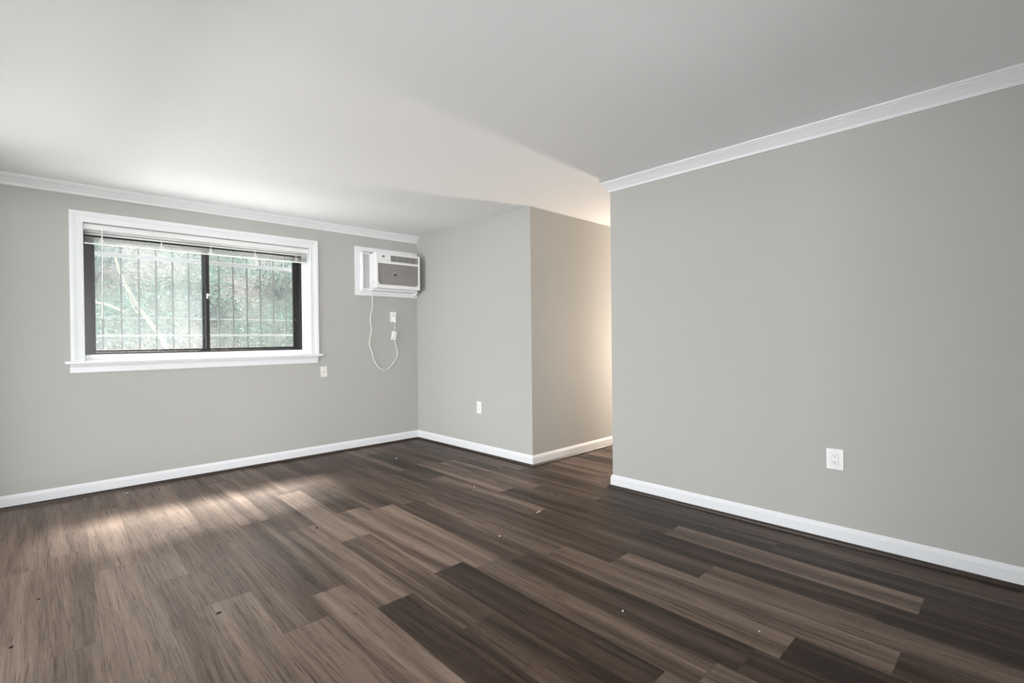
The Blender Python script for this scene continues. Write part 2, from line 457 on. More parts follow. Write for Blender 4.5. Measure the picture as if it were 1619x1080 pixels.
# casing: moulded boards round three sides, mitred
cas = [(0.000, 0.010), (0.004, 0.013), (0.010, 0.0135), (0.012, 0.0105), (0.030, 0.0115), (0.044, 0.013), (0.050, 0.016), (0.056, 0.0165), (0.060, 0.0185), (0.078, 0.0185), (0.0805, 0.016), (0.0805, 0.0), (0.0, 0.0)]
bm = bmesh.new()
def cas_sec(px, pz, ox, oz):
    return [Vector((px + ox * u, YA - w, pz + oz * u)) for u, w in cas]
loft(bm, [cas_sec(WX0 + 0.002, WZ0 + 0.006, -1, 0), cas_sec(WX0 + 0.002, WZ1 - 0.002, -1, 1), cas_sec(WX1 - 0.002, WZ1 - 0.002, 1, 1), cas_sec(WX1 - 0.002, WZ0 + 0.006, 1, 0)])
wpart('casing', bm, M['trim'])
# white reveal boards lining the opening
bm = bmesh.new()
box(bm, WX0 - 0.012, WX0 + 0.002, YA - 0.002, YA + 0.118, WZ0, WZ1 + 0.01); box(bm, WX1 - 0.002, WX1 + 0.012, YA - 0.002, YA + 0.118, WZ0, WZ1 + 0.01)
box(bm, WX0 - 0.012, WX1 + 0.012, YA - 0.002, YA + 0.118, WZ1 - 0.002, WZ1 + 0.012)
wpart('reveal', bm, M['trim'])
# stop ring
bm = bmesh.new(); FX0w, FX1w, FZ0w, FZ1w = 0.300, 1.902, 1.049, 1.995
box(bm, WX0, FX0w, YW, YW + 0.018, WZ0, WZ1); box(bm, FX1w, WX1, YW, YW + 0.018, WZ0, WZ1)
box(bm, FX0w, FX1w, YW, YW + 0.018, WZ0, FZ0w); box(bm, FX0w, FX1w, YW, YW + 0.018, FZ1w, WZ1)
wpart('stop', bm, M['trim'])
wpart('stool', B(WX0 - 0.113, WX1 + 0.108, YA - 0.046, YA + 0.115, 0.984, 1.006, bev=0.005), M['trim'])
bm = bmesh.new()
ap = [(0.0, 0.917), (0.010, 0.917), (0.0125, 0.922), (0.0125, 0.960), (0.016, 0.968), (0.020, 0.976), (0.020, 0.984), (0.0, 0.984)]
loft(bm, [[Vector((x, YA - u, z)) for u, z in ap] for x in (WX0 - 0.084, WX1 + 0.066)])
wpart('apron', bm, M['trim'])

def frame_ring(bm, x0, x1, z0, z1, w, y0, y1, bev=0.0015, wl=None, wr=None, wb=None, wt=None):
    wl = wl or w; wr = wr or w; wb = wb or w; wt = wt or w
    box(bm, x0, x0 + wl, y0, y1, z0, z1, bev); box(bm, x1 - wr, x1, y0, y1, z0, z1, bev)
    box(bm, x0 + wl, x1 - wr, y0, y1, z0, z0 + wb, bev); box(bm, x0 + wl, x1 - wr, y0, y1, z1 - wt, z1, bev)
    return bm
# dark outer frame with its sliding track
bm = bmesh.new(); frame_ring(bm, FX0w, FX1w, FZ0w, FZ1w, 0.016, YW + 0.002, YW + 0.085, 0.001)
box(bm, WX0 + 0.001, FX0w, YW - 0.004, YW + 0.004, FZ0w - 0.002, FZ1w)
box(bm, FX0w + 0.016, FX1w - 0.016, YW + 0.018, YW + 0.022, FZ0w + 0.014, FZ0w + 0.022)
box(bm, FX0w + 0.016, FX1w - 0.016, YW + 0.046, YW + 0.050, FZ0w + 0.014, FZ0w + 0.022)
wpart('window_frame', bm, M['bronze'])
MX = 1.081
# left sash slides on the room side, right sash on the far side
sL = wpart('sash', frame_ring(bmesh.new(), FX0w + 0.014, MX + 0.028, FZ0w + 0.014, FZ1w - 0.014, 0.022, YW + 0.022, YW + 0.044, wr=0.030, wb=0.020, wt=0.050), M['bronze'])
sR = wpart('sash', frame_ring(bmesh.new(), MX - 0.022, FX1w - 0.016, FZ0w + 0.016, FZ1w - 0.014, 0.022, YW + 0.052, YW + 0.074, wr=0.050, wl=0.030, wb=0.018, wt=0.050), M['bronze'])
wsub('pane', B(FX0w + 0.034, MX + 0.0, YW + 0.032, YW + 0.0335, FZ0w + 0.033, FZ1w - 0.060), M['glass'], sL)
wsub('pane', B(MX + 0.006, FX1w - 0.064, YW + 0.062, YW + 0.0635, FZ0w + 0.033, FZ1w - 0.060), M['glass'], sR)
bm = bmesh.new(); frame_ring(bm, FX0w + 0.018, MX + 0.012, FZ0w + 0.018, FZ1w - 0.016, 0.012, YW + 0.076, YW + 0.084, 0.001)
sc = wpart('insect_screen', bm, M['bronze'])
bm = bmesh.new(); vs = [bm.verts.new(v) for v in ((FX0w + 0.028, YW + 0.080, FZ0w + 0.028), (MX + 0.002, YW + 0.080, FZ0w + 0.028), (MX + 0.002, YW + 0.080, FZ1w - 0.026), (FX0w + 0.028, YW + 0.080, FZ1w - 0.026))]
bm.faces.new(vs); wsub('mesh_screen', bm, M['screen'], sc)
bm = bmesh.new(); box(bm, MX + 0.005, MX + 0.021, YW + 0.012, YW + 0.0222, 1.515, 1.562, 0.003); cyl(bm, (MX + 0.013, YW + 0.014, 1.545), (0.3, -1, 0.4), 0.006, 0.020, 10)
wpart('latch', bm, M['steel'])

# plain white frames lining the side window and the unseen opening added for the rear fill
bm = bmesh.new()
box(bm, XL - 0.09, XL + 0.006, LY0, LY0 + 0.03, LZ0, LZ1); box(bm, XL - 0.09, XL + 0.006, LY1 - 0.03, LY1, LZ0, LZ1)
box(bm, XL - 0.09, XL + 0.006, LY0 + 0.03, LY1 - 0.03, LZ0, LZ0 + 0.03); box(bm, XL - 0.09, XL + 0.006, LY0 + 0.03, LY1 - 0.03, LZ1 - 0.03, LZ1)
obj('window_2', bm, M['trim'], kind='structure')
bm = bmesh.new()
box(bm, -0.42, -0.39, YF - 0.09, YF + 0.006, 0, 2.1); box(bm, 0.79, 0.82, YF - 0.09, YF + 0.006, 0, 2.1); box(bm, -0.39, 0.79, YF - 0.09, YF + 0.006, 2.07, 2.1)
obj('fill_opening', bm, M['trim'], kind='structure')

# ------------------------------------------------------------------ mini blind, drawn up
bl = thing('mini_blind', 'white aluminium mini blind drawn up at the top of the window', 'blind', (1.103, YA + 0.045, WZ1 - 0.006))
def bpart(name, bm, m, parent=bl, smooth=False):
    o = obj(name, bm, m, None, smooth); o.parent = parent
    o.matrix_parent_inverse = Matrix.Translation(-Vector(bl.location)); return o
YBc = YA + 0.036
bm = bmesh.new()
hp = [(-0.018, 0.0), (-0.0185, -0.006), (-0.0175, -0.008), (-0.0175, -0.033), (-0.019, -0.036), (-0.018, -0.0405), (0.018, -0.0405), (0.018, 0.0)]
loft(bm, [[Vector((x, YBc + u, WZ1 - 0.006 + z)) for u, z in hp] for x in (WX0 + 0.006, WX1 - 0.008)])
hr = bpart('headrail', bm, M['slat'])
for x in (WX0 + 0.005, WX1 - 0.013):
    o = obj('end_bracket', B(x, x + 0.006, YBc - 0.022, YBc + 0.02, WZ1 - 0.050, WZ1 - 0.004, 0.001), M['plastic'], hr)
def slat_bm(z, tilt=0.0, sag=0.0, x0=WX0 + 0.010, x1=WX1 - 0.014, dz=0.0):
    bm = bmesh.new(); rows = []
    nx = 24
    for i in range(nx + 1):
        f = i / nx; x = x0 + (x1 - x0) * f
        row = []
        for k in range(5):
            u = (k / 4 - 0.5) * 0.025
            row.append(bm.verts.new((x, YBc + u * math.cos(tilt), z + dz * f + 0.0028 * (1 - (u / 0.0125) ** 2) + u * math.sin(tilt) + sag * math.sin(math.pi * f * 4) ** 2)))
        rows.append(row)
    for a, b in zip(rows, rows[1:]):
        for k in range(4): bm.faces.new((a[k], a[k + 1], b[k + 1], b[k]))
    bmesh.ops.solidify(bm, geom=bm.faces[:], thickness=0.0005)
    return bm
for i, (z, tl) in enumerate(((1.982, 0.75), (1.964, 0.75))):
    bpart('slat', slat_bm(z, tl, -0.001, dz=0.004), M['slat'], smooth=True)
for i in range(4):
    bpart('slat', slat_bm(1.9385 - 0.0098 * i, -0.06 + R.uniform(-0.05, 0.05), -0.0012, dz=0.006), M['slat'], smooth=True)
bm = bmesh.new()
loft(bm, [[Vector((x, YBc + u, z + dz)) for u, z in ((-0.0125, 0.0), (-0.0135, 0.003), (-0.0125, 0.0095), (0.0125, 0.0095), (0.0135, 0.003), (0.0125, 0.0))] for x, dz in ((WX0 + 0.010, 1.888), (WX1 - 0.014, 1.896))])
bpart('bottom_rail', bm, M['slat'])
for x in (0.372, 0.750, 1.102, 1.458, 1.826):
    bm = bmesh.new()
    for yy in (YBc - 0.0145, YBc + 0.0145):
        tube(bm, [(x, yy, 1.997), (x + 0.002, yy, 1.95), (x - 0.002, yy, 1.92), (x + 0.003, yy, 1.894)], 0.0016, 5)
    for q in range(5):   # slack ladder tape bunched above the bottom rail
        a0 = R.uniform(0, 6.28)
        tube(bm, smooth_path([(x - 0.004, YBc - 0.015, 1.935), (x + 0.016 * math.cos(a0), YBc - 0.024, 1.916 + R.uniform(-0.006, 0.006)), (x + 0.02 * math.cos(a0 + 2), YBc - 0.020, 1.902), (x + 0.004, YBc - 0.014, 1.900)], 4), 0.0015, 5)
    bpart('ladder_cord', bm, M['cord'])
bm = bmesh.new(); tube(bm, [(0.377, YBc - 0.026, 2.008), (0.375, YBc - 0.027, 1.99), (0.369, YBc - 0.024, 1.42)], 0.0032, 6)
tube(bm, [(0.369, YBc - 0.024, 1.42), (0.368, YBc - 0.024, 1.320)], [0.0042, 0.0046], 8)
tube(bm, [(0.377, YBc - 0.017, 2.012), (0.377, YBc - 0.027, 2.010), (0.377, YBc - 0.026, 2.0)], 0.002, 6)
bpart('tilt_wand', bm, M['plastic'])

# ------------------------------------------------------------------ air conditioner and its surround board
# board: a flat white ring with a moulded inner edge
PX0, PX1, PZ0, PZ1 = 2.412, XC - 0.002, 1.609, 2.122
HX0, HX1, HZ0, HZ1 = 2.470, 3.118, 1.672, 2.075
sb = thing('mounting_board', 'flat white board around the air conditioner on the window wall', 'board', ((PX0 + PX1) / 2, YA, PZ0))
def at_parent(o, root):
    o.parent = root if root is not None else None
    return o
def part(root_loc, name, bm, m, parent, smooth=False):
    o = obj(name, bm, m, None, smooth); o.parent = parent
    if parent.type == 'EMPTY': o.matrix_parent_inverse = Matrix.Translation(-Vector(root_loc)); return o
bm = bmesh.new()
box(bm, PX0, HX0, YA - 0.016, YA, PZ0, PZ1, 0.002); box(bm, HX1, PX1, YA - 0.016, YA, PZ0, PZ1, 0.002)
box(bm, HX0, HX1, YA - 0.016, YA, HZ1, PZ1, 0.002); box(bm, HX0, HX1, YA - 0.016, YA, PZ0, HZ0, 0.002)
part(sb.location, 'board', bm, M['trim'], sb)
bm = bmesh.new()   # inner quarter-round stop, and the little shelf cleat at the lower right
box(bm, HX0 - 0.004, HX0 + 0.010, YA - 0.028, YA - 0.014, HZ0, HZ1, 0.003); box(bm, HX0, HX1 + 0.03, YA - 0.030, YA - 0.014, HZ0 - 0.012, HZ0 + 0.002, 0.003)
part(sb.location, 'stop', bm, M['trim'], sb)
bm = bmesh.new(); loft(bm, [[Vector((x, YA - 0.016, 1.672)), Vector((x, YA - 0.090, 1.672)), Vector((x, YA - 0.090, 1.662)), Vector((x, YA - 0.016, 1.622))] for x in (3.118, 3.136)])
part(sb.location, 'cleat', bm, M['trim'], sb)

AX0, AX1, AZ0, AZ1 = 2.556, 3.090, 1.680, 2.056
AY = YA - 0.195           # face of the front panel
ac = thing('air_conditioner', 'white window air conditioner mounted high on the wall beside the corner', 'air conditioner', ((AX0 + AX1) / 2, YA - 0.016, AZ0))
def apart(name, bm, m, parent=ac, smooth=False): return part(ac.location, name, bm, m, parent, smooth)
apart('cabinet', B(AX0 + 0.006, AX1 - 0.006, AY + 0.05, YA - 0.010, AZ0 + 0.006, AZ1 - 0.006, 0.006), M['ac_white'])
# front panel: deep moulded shell with two openings
bm = bmesh.new()
IX0, IX1, IZ0, IZ1 = AX0 + 0.022, AX1 - 0.022, AZ0 + 0.040, AZ0 + 0.262     # intake
VX0, VX1, VZ0, VZ1 = AX0 + 0.172, AX1 - 0.014, AZ0 + 0.288, AZ0 + 0.352     # discharge
def fbox(x0, x1, z0, z1, bev=0.004, y1=AY + 0.012): box(bm, x0, x1, AY, y1, z0, z1, bev)
fbox(AX0, IX0, AZ0, AZ1, 0.004); fbox(IX1, AX1, AZ0, AZ1, 0.004)
fbox(IX0 - 0.004, IX1 + 0.004, AZ0, IZ0); fbox(IX0 - 0.004, IX1 + 0.004, IZ1, VZ0)
fbox(IX0 - 0.004, IX1 + 0.004, VZ1, AZ1); fbox(AX0 + 0.160, VX0, VZ0 - 0.004, VZ1 + 0.004)
box(bm, AX0, AX0 + 0.010, AY + 0.006, AY + 0.062, AZ0, AZ1, 0.004); box(bm, AX1 - 0.010, AX1, AY + 0.006, AY + 0.062, AZ0, AZ1, 0.004)
box(bm, AX0 + 0.006, AX1 - 0.006, AY + 0.006, AY + 0.062, AZ1 - 0.010, AZ1, 0.004); box(bm, AX0 + 0.006, AX1 - 0.006, AY + 0.006, AY + 0.062, AZ0, AZ0 + 0.010, 0.004)
for sx, cx in ((1, IX0 - 0.001), (-1, IX1 + 0.001)):       # rounded lower corners of the intake opening
    ring = [Vector((cx, AY + 0.001, IZ0 - 0.001))]
    for k in range(7):
        a = math.pi / 2 * k / 6
        ring.append(Vector((cx + sx * 0.036 * (1 - math.sin(a)), AY + 0.001, IZ0 - 0.001 + 0.036 * (1 - math.cos(a)))))
    loft(bm, [ring, [v + Vector((0, 0.010, 0)) for v in ring]])
apart('front_panel', bm, M['ac_white'])
apart('filter', B(IX0 - 0.004, IX1 + 0.004, AY + 0.014, AY + 0.020, IZ0 - 0.004, IZ1 + 0.004), M['ac_filter'])
bm = bmesh.new(); n = 19
for k in range(n):
    z = IZ0 + (IZ1 - IZ0) * (k + 0.5) / n
    loft(bm, [[Vector((x, AY + 0.004, z - 0.0030)), Vector((x, AY + 0.0035, z - 0.0008)), Vector((x, AY + 0.013, z + 0.0036)), Vector((x, AY + 0.013, z + 0.0012))] for x in (IX0, IX1)])
for k in range(1, 14):
    x = IX0 + (IX1 - IX0) * k / 14; box(bm, x - 0.0006, x + 0.0006, AY + 0.0125, AY + 0.014, IZ0, IZ1)
ig = apart('intake_grille', bm, M['ac_grille'])
bm = bmesh.new()
ring = [Vector((AX0 + 0.225 + 0.019 * math.cos(t), 0, AZ0 + 0.148 + 0.0075 * math.sin(t))) for t in [2 * math.pi * q / 20 for q in range(20)]]
loft(bm, [[v + Vector((0, AY + 0.0015, 0)) for v in ring], [v + Vector((0, AY + 0.005, 0)) for v in ring]])
o = part(ac.location, 'badge', bm, M['black'], ig)
apart('discharge_cavity', B(VX0 - 0.003, VX1 + 0.003, AY + 0.011, AY + 0.016, VZ0 - 0.003, VZ1 + 0.003), M['ac_dark'])
bm = bmesh.new()
for k in range(4):
    z = VZ0 + (VZ1 - VZ0) * (k + 0.5) / 4; box(bm, VX0, VX1, AY + 0.004, AY + 0.010, z - 0.0009, z + 0.0009)
for k in range(1, 22):
    x = VX0 + (VX1 - VX0) * k / 22; w = 0.0020 if k % 5 == 0 else 0.0008
    box(bm, x - w, x + w, AY + 0.005, AY + 0.011, VZ0, VZ1)
apart('discharge_grille', bm, M['ac_grille'])
cp = apart('control_panel', B(AX0 + 0.010, AX0 + 0.162, AY + 0.001, AY + 0.012, VZ0 - 0.002, VZ1 + 0.008, 0.003), M['ac_white'])
part(ac.location, 'display', B(AX0 + 0.070, AX0 + 0.098, AY - 0.0005, AY + 0.004, AZ0 + 0.327, AZ0 + 0.342, 0.001), M['black'], cp)
bm = bmesh.new()
for k in range(4): box(bm, AX0 + 0.058 + 0.014 * k, AX0 + 0.067 + 0.014 * k, AY - 0.001, AY + 0.003, AZ0 + 0.308, AZ0 + 0.314, 0.001)
part(ac.location, 'button_row', bm, M['ac_grille'], cp)
bm = bmesh.new(); cyl(bm, (AX0 + 0.140, AY + 0.004, AZ0 + 0.300), (0, -1, 0), 0.006, 0.005, 12); part(ac.location, 'indicator', bm, M['ac_grille'], cp)
for z in (0.060, 0.130, 0.205, 0.300):          # clip slots on the visible side of the front shell
    apart('clip_slot', B(AX0 - 0.0006, AX0 + 0.004, AY + 0.048, AY + 0.055, AZ0 + z - 0.008, AZ0 + z + 0.008), M['ac_grille'])
# accordion side curtain and its rail
bm = bmesh.new(); x = 2.486; pts = []
for k in range(13): pts.append((x + (AX0 + 0.012 - x) * k / 12, YA - 0.034 - (0.005 if k % 2 else 0.0)))
for (xa, ya), (xb, yb) in zip(pts, pts[1:]):
    q = [bm.verts.new(v) for v in ((xa, ya, AZ0 + 0.004), (xb, yb, AZ0 + 0.004), (xb, yb, AZ1 - 0.006), (xa, ya, AZ1 - 0.006))]; bm.faces.new(q)
bmesh.ops.solidify(bm, geom=bm.faces[:], thickness=0.001)
apart('side_curtain', bm, M['ac_white'])
bm = bmesh.new(); box(bm, 2.472, 2.490, YA - 0.043, YA - 0.016, AZ0 - 0.008, AZ1 + 0.010, 0.003); box(bm, 2.480, AX0 + 0.012, YA - 0.042, YA - 0.018, AZ1 - 0.006, AZ1 + 0.006, 0.002)
box(bm, 2.480, AX0 + 0.012, YA - 0.042, YA - 0.018, AZ0 - 0.006, AZ0 + 0.005, 0.002)
apart('curtain_rail', bm, M['ac_white'])
apart('base_rail', B(AX0 + 0.004, AX1 + 0.020, YA - 0.11, YA - 0.012, AZ0 - 0.018, AZ0 + 0.006, 0.002), M['ac_white'])
# power cord, in-line safety box and plug
cord = [(AX0 + 0.004, AY + 0.075, 1.772), (AX0 - 0.006, AY + 0.075, 1.766), (2.543, AY + 0.080, 1.735), (2.558, YA - 0.085, 1.69), (2.583, 4.825, 1.66), (2.588, 4.835, 1.573), (2.594, 4.845, 1.485), (2.571, 4.850, 1.372), (2.583, 4.855, 1.233), (2.563, 4.862, 1.102),
        (2.593, 4.866, 1.014), (2.62, 4.866, 0.918), (2.672, 4.866, 0.84), (2.741, 4.866, 0.806), (2.800, 4.866, 0.829), (2.880, 4.866, 0.916), (2.903, 4.864, 0.979), (2.884, 4.860, 1.061), (2.858, 4.852, 1.142)]
pc = apart('power_cord', T(smooth_path(cord, 5), 0.0045, 8), M['cord'], smooth=True)
bm = bmesh.new(); box(bm, -0.026, 0.026, -0.014, 0.014, -0.045, 0.045, 0.005); box(bm, -0.012, 0.012, -0.018, -0.012, 0.000, 0.012, 0.001); box(bm, -0.012, 0.012, -0.018, -0.012, -0.020, -0.008, 0.001)
box(bm, -0.031, 0.020, -0.014, 0.012, -0.049, -0.038, 0.003)
bmesh.ops.transform(bm, matrix=Matrix.Translation((2.853, 4.850, 1.185)) @ Matrix.Rotation(math.radians(9), 4, 'Y'), verts=bm.verts[:])
part(ac.location, 'safety_box', bm, M['plastic'], pc)
bm = bmesh.new(); tube(bm, [(2.860, 4.850, 1.226), (2.862, 4.846, 1.28), (2.860, 4.842, 1.345)], 0.0028, 6)
box(bm, 2.845, 2.874, 4.834, 4.8625, 1.335, 1.395, 0.005); box(bm, 2.851, 2.868, 4.828, 4.846, 1.325, 1.350, 0.004)
part(ac.location, 'plug', bm, M['plastic'], pc)

# ------------------------------------------------------------------ outlets and plates
def wall_plate(name, label, cat, loc, rot, w, h, kind, m=M['plastic'], tilt=0.0, group=None):
    """local frame: x across, z up, y out of the wall towards -y"""
    t = thing(name, label, cat, loc, group); t.rotation_euler = (0, tilt, 0) if rot == 0 else (0, 0, rot)
    bm = bmesh.new()
    box(bm, -w / 2, w / 2, -0.0055, 0, -h / 2, h / 2, 0.0030, 3)
    obj('face_plate', bm, m, t)
    if kind in ('duplex', 'decora'):
        if kind == 'decora':
            obj('receptacle', B(-0.0165, 0.0165, -0.0075, -0.003, -0.0335, 0.0335, 0.0012), m, t)
            bm = bmesh.new(); frame_ring(bm, -0.0180, 0.0180, -0.035, 0.035, 0.0013, -0.0058, -0.004, 0); obj('gap', bm, M['ac_grille'], t)
        else:
            for s in (-1, 1):
                bm = bmesh.new(); ring = [Vector((0.0165 * math.copysign(abs(math.cos(q)) ** 0.8, math.cos(q)), 0, s * 0.0195 + 0.0135 * math.sin(q))) for q in [2 * math.pi * k / 20 for k in range(20)]]
                loft(bm, [[v + Vector((0, -0.0075, 0)) for v in ring], [v + Vector((0, -0.003, 0)) for v in ring]]); obj('receptacle', bm, m, t)
        bm = bmesh.new()
        for s in (-1, 1):
            zc = s * 0.0175 + 0.003; d = -0.0082
            box(bm, -0.0078, -0.0052, d, d + 0.004, zc - 0.0035, zc + 0.0045); box(bm, 0.0052, 0.0078, d, d + 0.004, zc - 0.0030, zc + 0.0040)
            cyl(bm, (0, d + 0.004, zc - 0.0095), (0, -1, 0), 0.0028, 0.004, 10)
        obj('slot', bm, M['black'], t)
    if kind == 'jack':
        bm = bmesh.new(); cyl(bm, (0, -0.004, 0.0), (0, -1, 0), 0.0075, 0.0025, 16); obj('bushing', bm, m, t)
        bm = bmesh.new(); cyl(bm, (0, -0.006, 0.0), (0, -1, 0), 0.0052, 0.002, 12); obj('jack_hole', bm, M['black'], t)
    for s in ((-1, 1) if kind != 'duplex' else (0,)):
        bm = bmesh.new(); cyl(bm, (0, -0.004, s * (0.0475 if kind == 'decora' else 0.042)), (0, -1, 0), 0.0028, 0.0022, 10)
        obj('screw', bm, M['ac_grille'], t)
    return t
wall_plate('wall_outlet', 'wide white double outlet low on the long right-hand wall', 'outlet', (XR, 0.735, 0.457), -math.pi / 2, 0.083, 0.114, 'decora')
wall_plate('wall_outlet', 'small white outlet low on the wall between the corner and the hallway', 'outlet', (XC, 3.781, 0.456), -math.pi / 2, 0.070, 0.117, 'duplex')
wall_plate('wall_outlet', 'white outlet under the air conditioner with its plug pushed in', 'outlet', (2.859, YA, 1.388), 0, 0.076, 0.114, 'duplex')
wall_plate('cable_plate', 'small blank plate with a dark jack beside the window sill', 'wall plate', (2.071, YA, 0.827), 0, 0.066, 0.106, 'jack', M['plate'], math.radians(-3))

# ------------------------------------------------------------------ bits of debris on the floor
def chip_obj(x, y, l, w, ang, m, h=0.004, z=0.0):
    bm = bmesh.new(); n = 7
    ring = []
    for k in range(n):
        a = 2 * math.pi * k / n; rr = R.uniform(0.75, 1.1)
        ring.append(Vector((l / 2 * math.cos(a) * rr, w / 2 * math.sin(a) * rr, 0)))
    loft(bm, [ring, [v * 0.8 + Vector((0, 0, h * R.uniform(0.7, 1.1))) for v in ring]])
    o = obj('wood_chip' if m is M['chip'] else 'grit_crumb', bm, m); o.location = (x, y, z); o.rotation_euler = (0, 0, ang); return o
G1, G2 = 'pale chips on the floor', 'dark crumbs on the floor'
chips = [
    (2.361, 2.224, .060, .008, 0.1, 'long pale splinter on the floor in front of the hallway opening'),
    (1.913, 2.111, .016, .012, 0.5, 'tiny white speck on the dark plank mid room, nearer than the long splinter'),
    (0.485, 4.729, .034, .010, 0.4, 'pale flake on the floor near the wall, right of the other flakes below the window'),
    (0.244, 4.776, .022, .008, 1.2, 'pale sliver close to the baseboard at the far left below the window'),
    (2.478, 4.193, .030, .010, 0.2, 'pale crumb on the floor in front of the air conditioner corner'),
    (2.417, 2.950, .026, .010, 0.3, 'pale flake on the light plank short of the hallway corner'),
    (1.746, 1.170, .011, .009, 0.0, 'bright white dot on the dark planks in the near right foreground'),
    (1.995, 0.720, .010, .008, 0.0, 'faint pale dot on the dark plank nearest the long right wall'),
]
for x, y, l, w, a, lb in chips: tag(chip_obj(x, y, l, w, a, M['chip']), lb, 'wood chip', G1)
crumbs = [
    (2.743, 2.487, .016, .012, 0.2, 'dark crumb in the hallway opening, farther of the two joined by a thread'),
    (2.716, 2.377, .020, .015, 0.6, 'dark crumb in the hallway opening, nearer of the two joined by a thread'),
    (1.217, 2.995, .022, .012, 0.9, 'dark splinter at a plank end in the middle of the left floor half'),
    (0.538, 2.353, .026, .012, 0.1, 'dark ragged crumb on the grainy planks low in the left foreground'),
    (-0.081, 2.645, .014, .010, 0.5, 'dark round crumb at the far lower left edge of the floor'),
    (0.674, 4.658, .022, .012, 1.0, 'dark crumb near the wall below the window'),
    (-0.005, 3.054, .011, .008, 0.0, 'small dark dot on the floor at left, farther than the round crumb'),
]
for x, y, l, w, a, lb in crumbs: tag(chip_obj(x, y, l, w, a, M['crumb'], 0.005), lb, 'crumb', G2)

# ------------------------------------------------------------------ outside the window: security bars, railing, slope
gr = thing('security_grille', 'painted steel security bars fixed outside the window', 'security bars', (1.1, 5.22, 1.05))
def gpart(name, bm, m): return part(gr.location, name, bm, m, gr)
for i in range(-1, 15):
    x = 0.396 + 0.1199 * i
    gpart('vertical_bar', B(x - 0.0055, x + 0.0055, 5.2145, 5.2255, 1.02, 2.08), M['bar'])
for z, h in ((1.862, 0.034), (1.196, 0.018)):
    gpart('flat_bar', B(0.20, 2.10, 5.202, 5.2135, z - h / 2, z + h / 2, 0.001), M['barlight'])

def slope_z(x, y):
    base = 0.78 if y < 6.85 else 0.78 + (y - 6.85) * 0.80
    return base + 0.10 * noise.noise(Vector((x * 0.7, y * 0.7, 3.1))) * min(1, max(0, (y - 6.0))) + 0.03 * noise.noise(Vector((x * 3, y * 3, 1.7)))
bm = bmesh.new(); nx, ny = 70, 60; grid = []
for j in range(ny + 1):
    y = 4.996 + (12.5 - 4.996) * j / ny
    grid.append([bm.verts.new((-5 + 13 * i / nx, y, slope_z(-5 + 13 * i / nx, y))) for i in range(nx + 1)])
for j in range(ny):
    for i in range(nx): bm.faces.new((grid[j][i], grid[j][i + 1], grid[j + 1][i + 1], grid[j + 1][i]))
obj('ground', bm, M['litter'], smooth=True, kind='structure')
obj('bounce_paving', B(-3, 5.5, 4.998, 6.95, 0.70, 0.90), M['concrete'], kind='structure')  # concrete widened below the view to bounce sun onto the ceiling
obj('sky_block_slab', B(-4.2, XL - 0.11, 0.2, 5.0, 2.30, 2.42), M['ceiling'], kind='structure')     # unseen slab added to keep high sky out of the side window
# unseen ground added outside both openings to block sky light from below
obj('ground_side', B(-12, XL - 0.11, -2.0, 4.9, -0.2, 0.02), M['litter'], kind='structure')
obj('rear_ground', B(-6, 8, -10, YF - 0.11, -0.15, -0.02), M['concrete'], kind='structure')

def leaf(bm, p, size, nrm, spin):
    n = Vector(nrm).normalized(); a = n.orthogonal().normalized(); a = Matrix.Rotation(spin, 3, n) @ a; b = n.cross(a)
    q = [p - a * size * 0.55, p + b * size * 0.34 + a * 0.05 * size, p + a * size * 0.55, p - b * size * 0.34 + a * 0.05 * size]
    q[2] = q[2] - n * size * 0.12; q[0] = q[0] - n * size * 0.08
    bm.faces.new([bm.verts.new(v) for v in q])
bm = bmesh.new(); dry = bmesh.new()
for i in range(30000):
    x = R.uniform(-0.1, 4.2); y = 6.85 + 3.2 * R.random() ** 1.1
    patch = noise.noise(Vector((x * 1.1, y * 1.1, 8.0)))
    z = slope_z(x, y)
    nr = (R.gauss(0, .45), -0.6 + R.gauss(0, .4), 0.8)
    if patch + 0.10 * (x - 1.2) > R.uniform(-0.15, 0.35): leaf(bm, Vector((x, y, z + R.uniform(0.01, 0.10))), R.uniform(0.022, 0.048), nr, R.uniform(0, 6.28))
    else: leaf(dry, Vector((x, y, z + R.uniform(0.01, 0.05))), R.uniform(0.018, 0.042), nr, R.uniform(0, 6.28))
tag(obj('ground_ivy', bm, M['ivy'], kind='stuff'), 'green ground cover spreading over the slope outside the window', 'ground cover')
tag(obj('fallen_leaf_litter', dry, M['dry'], kind='stuff'), 'pale dry leaves lying on the slope outside the window', 'fallen leaves')

def shrub(x, y, r, h, n, label):
    z = slope_z(x, y)
    t = thing('shrub', label, 'shrub', (x, y, z), 'shrubs on the slope')
    bm = bmesh.new(); stem = bmesh.new()
    for k in range(6):
        a = 2 * math.pi * k / 6 + R.uniform(-.4, .4)
        tube(stem, [(0, 0, -0.02), (r * .3 * math.cos(a), r * .3 * math.sin(a), h * .45), (r * .7 * math.cos(a), r * .7 * math.sin(a), h * .85)], [0.012, 0.008, 0.003], 5)
    for i in range(n):
        u = R.uniform(-1, 1); a = R.uniform(0, 6.28); q = (R.random() ** 0.4)
        rr = math.sqrt(1 - u * u) * q
        p = Vector((rr * r * math.cos(a), rr * r * math.sin(a), h * 0.55 + u * q * h * 0.48))
        leaf(bm, p, R.uniform(0.03, 0.06), (math.cos(a) + R.gauss(0, .4), math.sin(a) + R.gauss(0, .4), 0.7), R.uniform(0, 6.28))
    obj('foliage', bm, M['shrub'], t); obj('stem', stem, M['vine'], t)
shrub(1.75, 7.6, 0.34, 0.50, 420, 'dark green shrub low on the slope behind the right pane')
shrub(2.75, 8.1, 0.40, 0.60, 500, 'green shrub at the far right of the right pane')
shrub(0.55, 8.3, 0.42, 0.55, 420, 'green shrub on the slope behind the left pane, left of the curling vine')
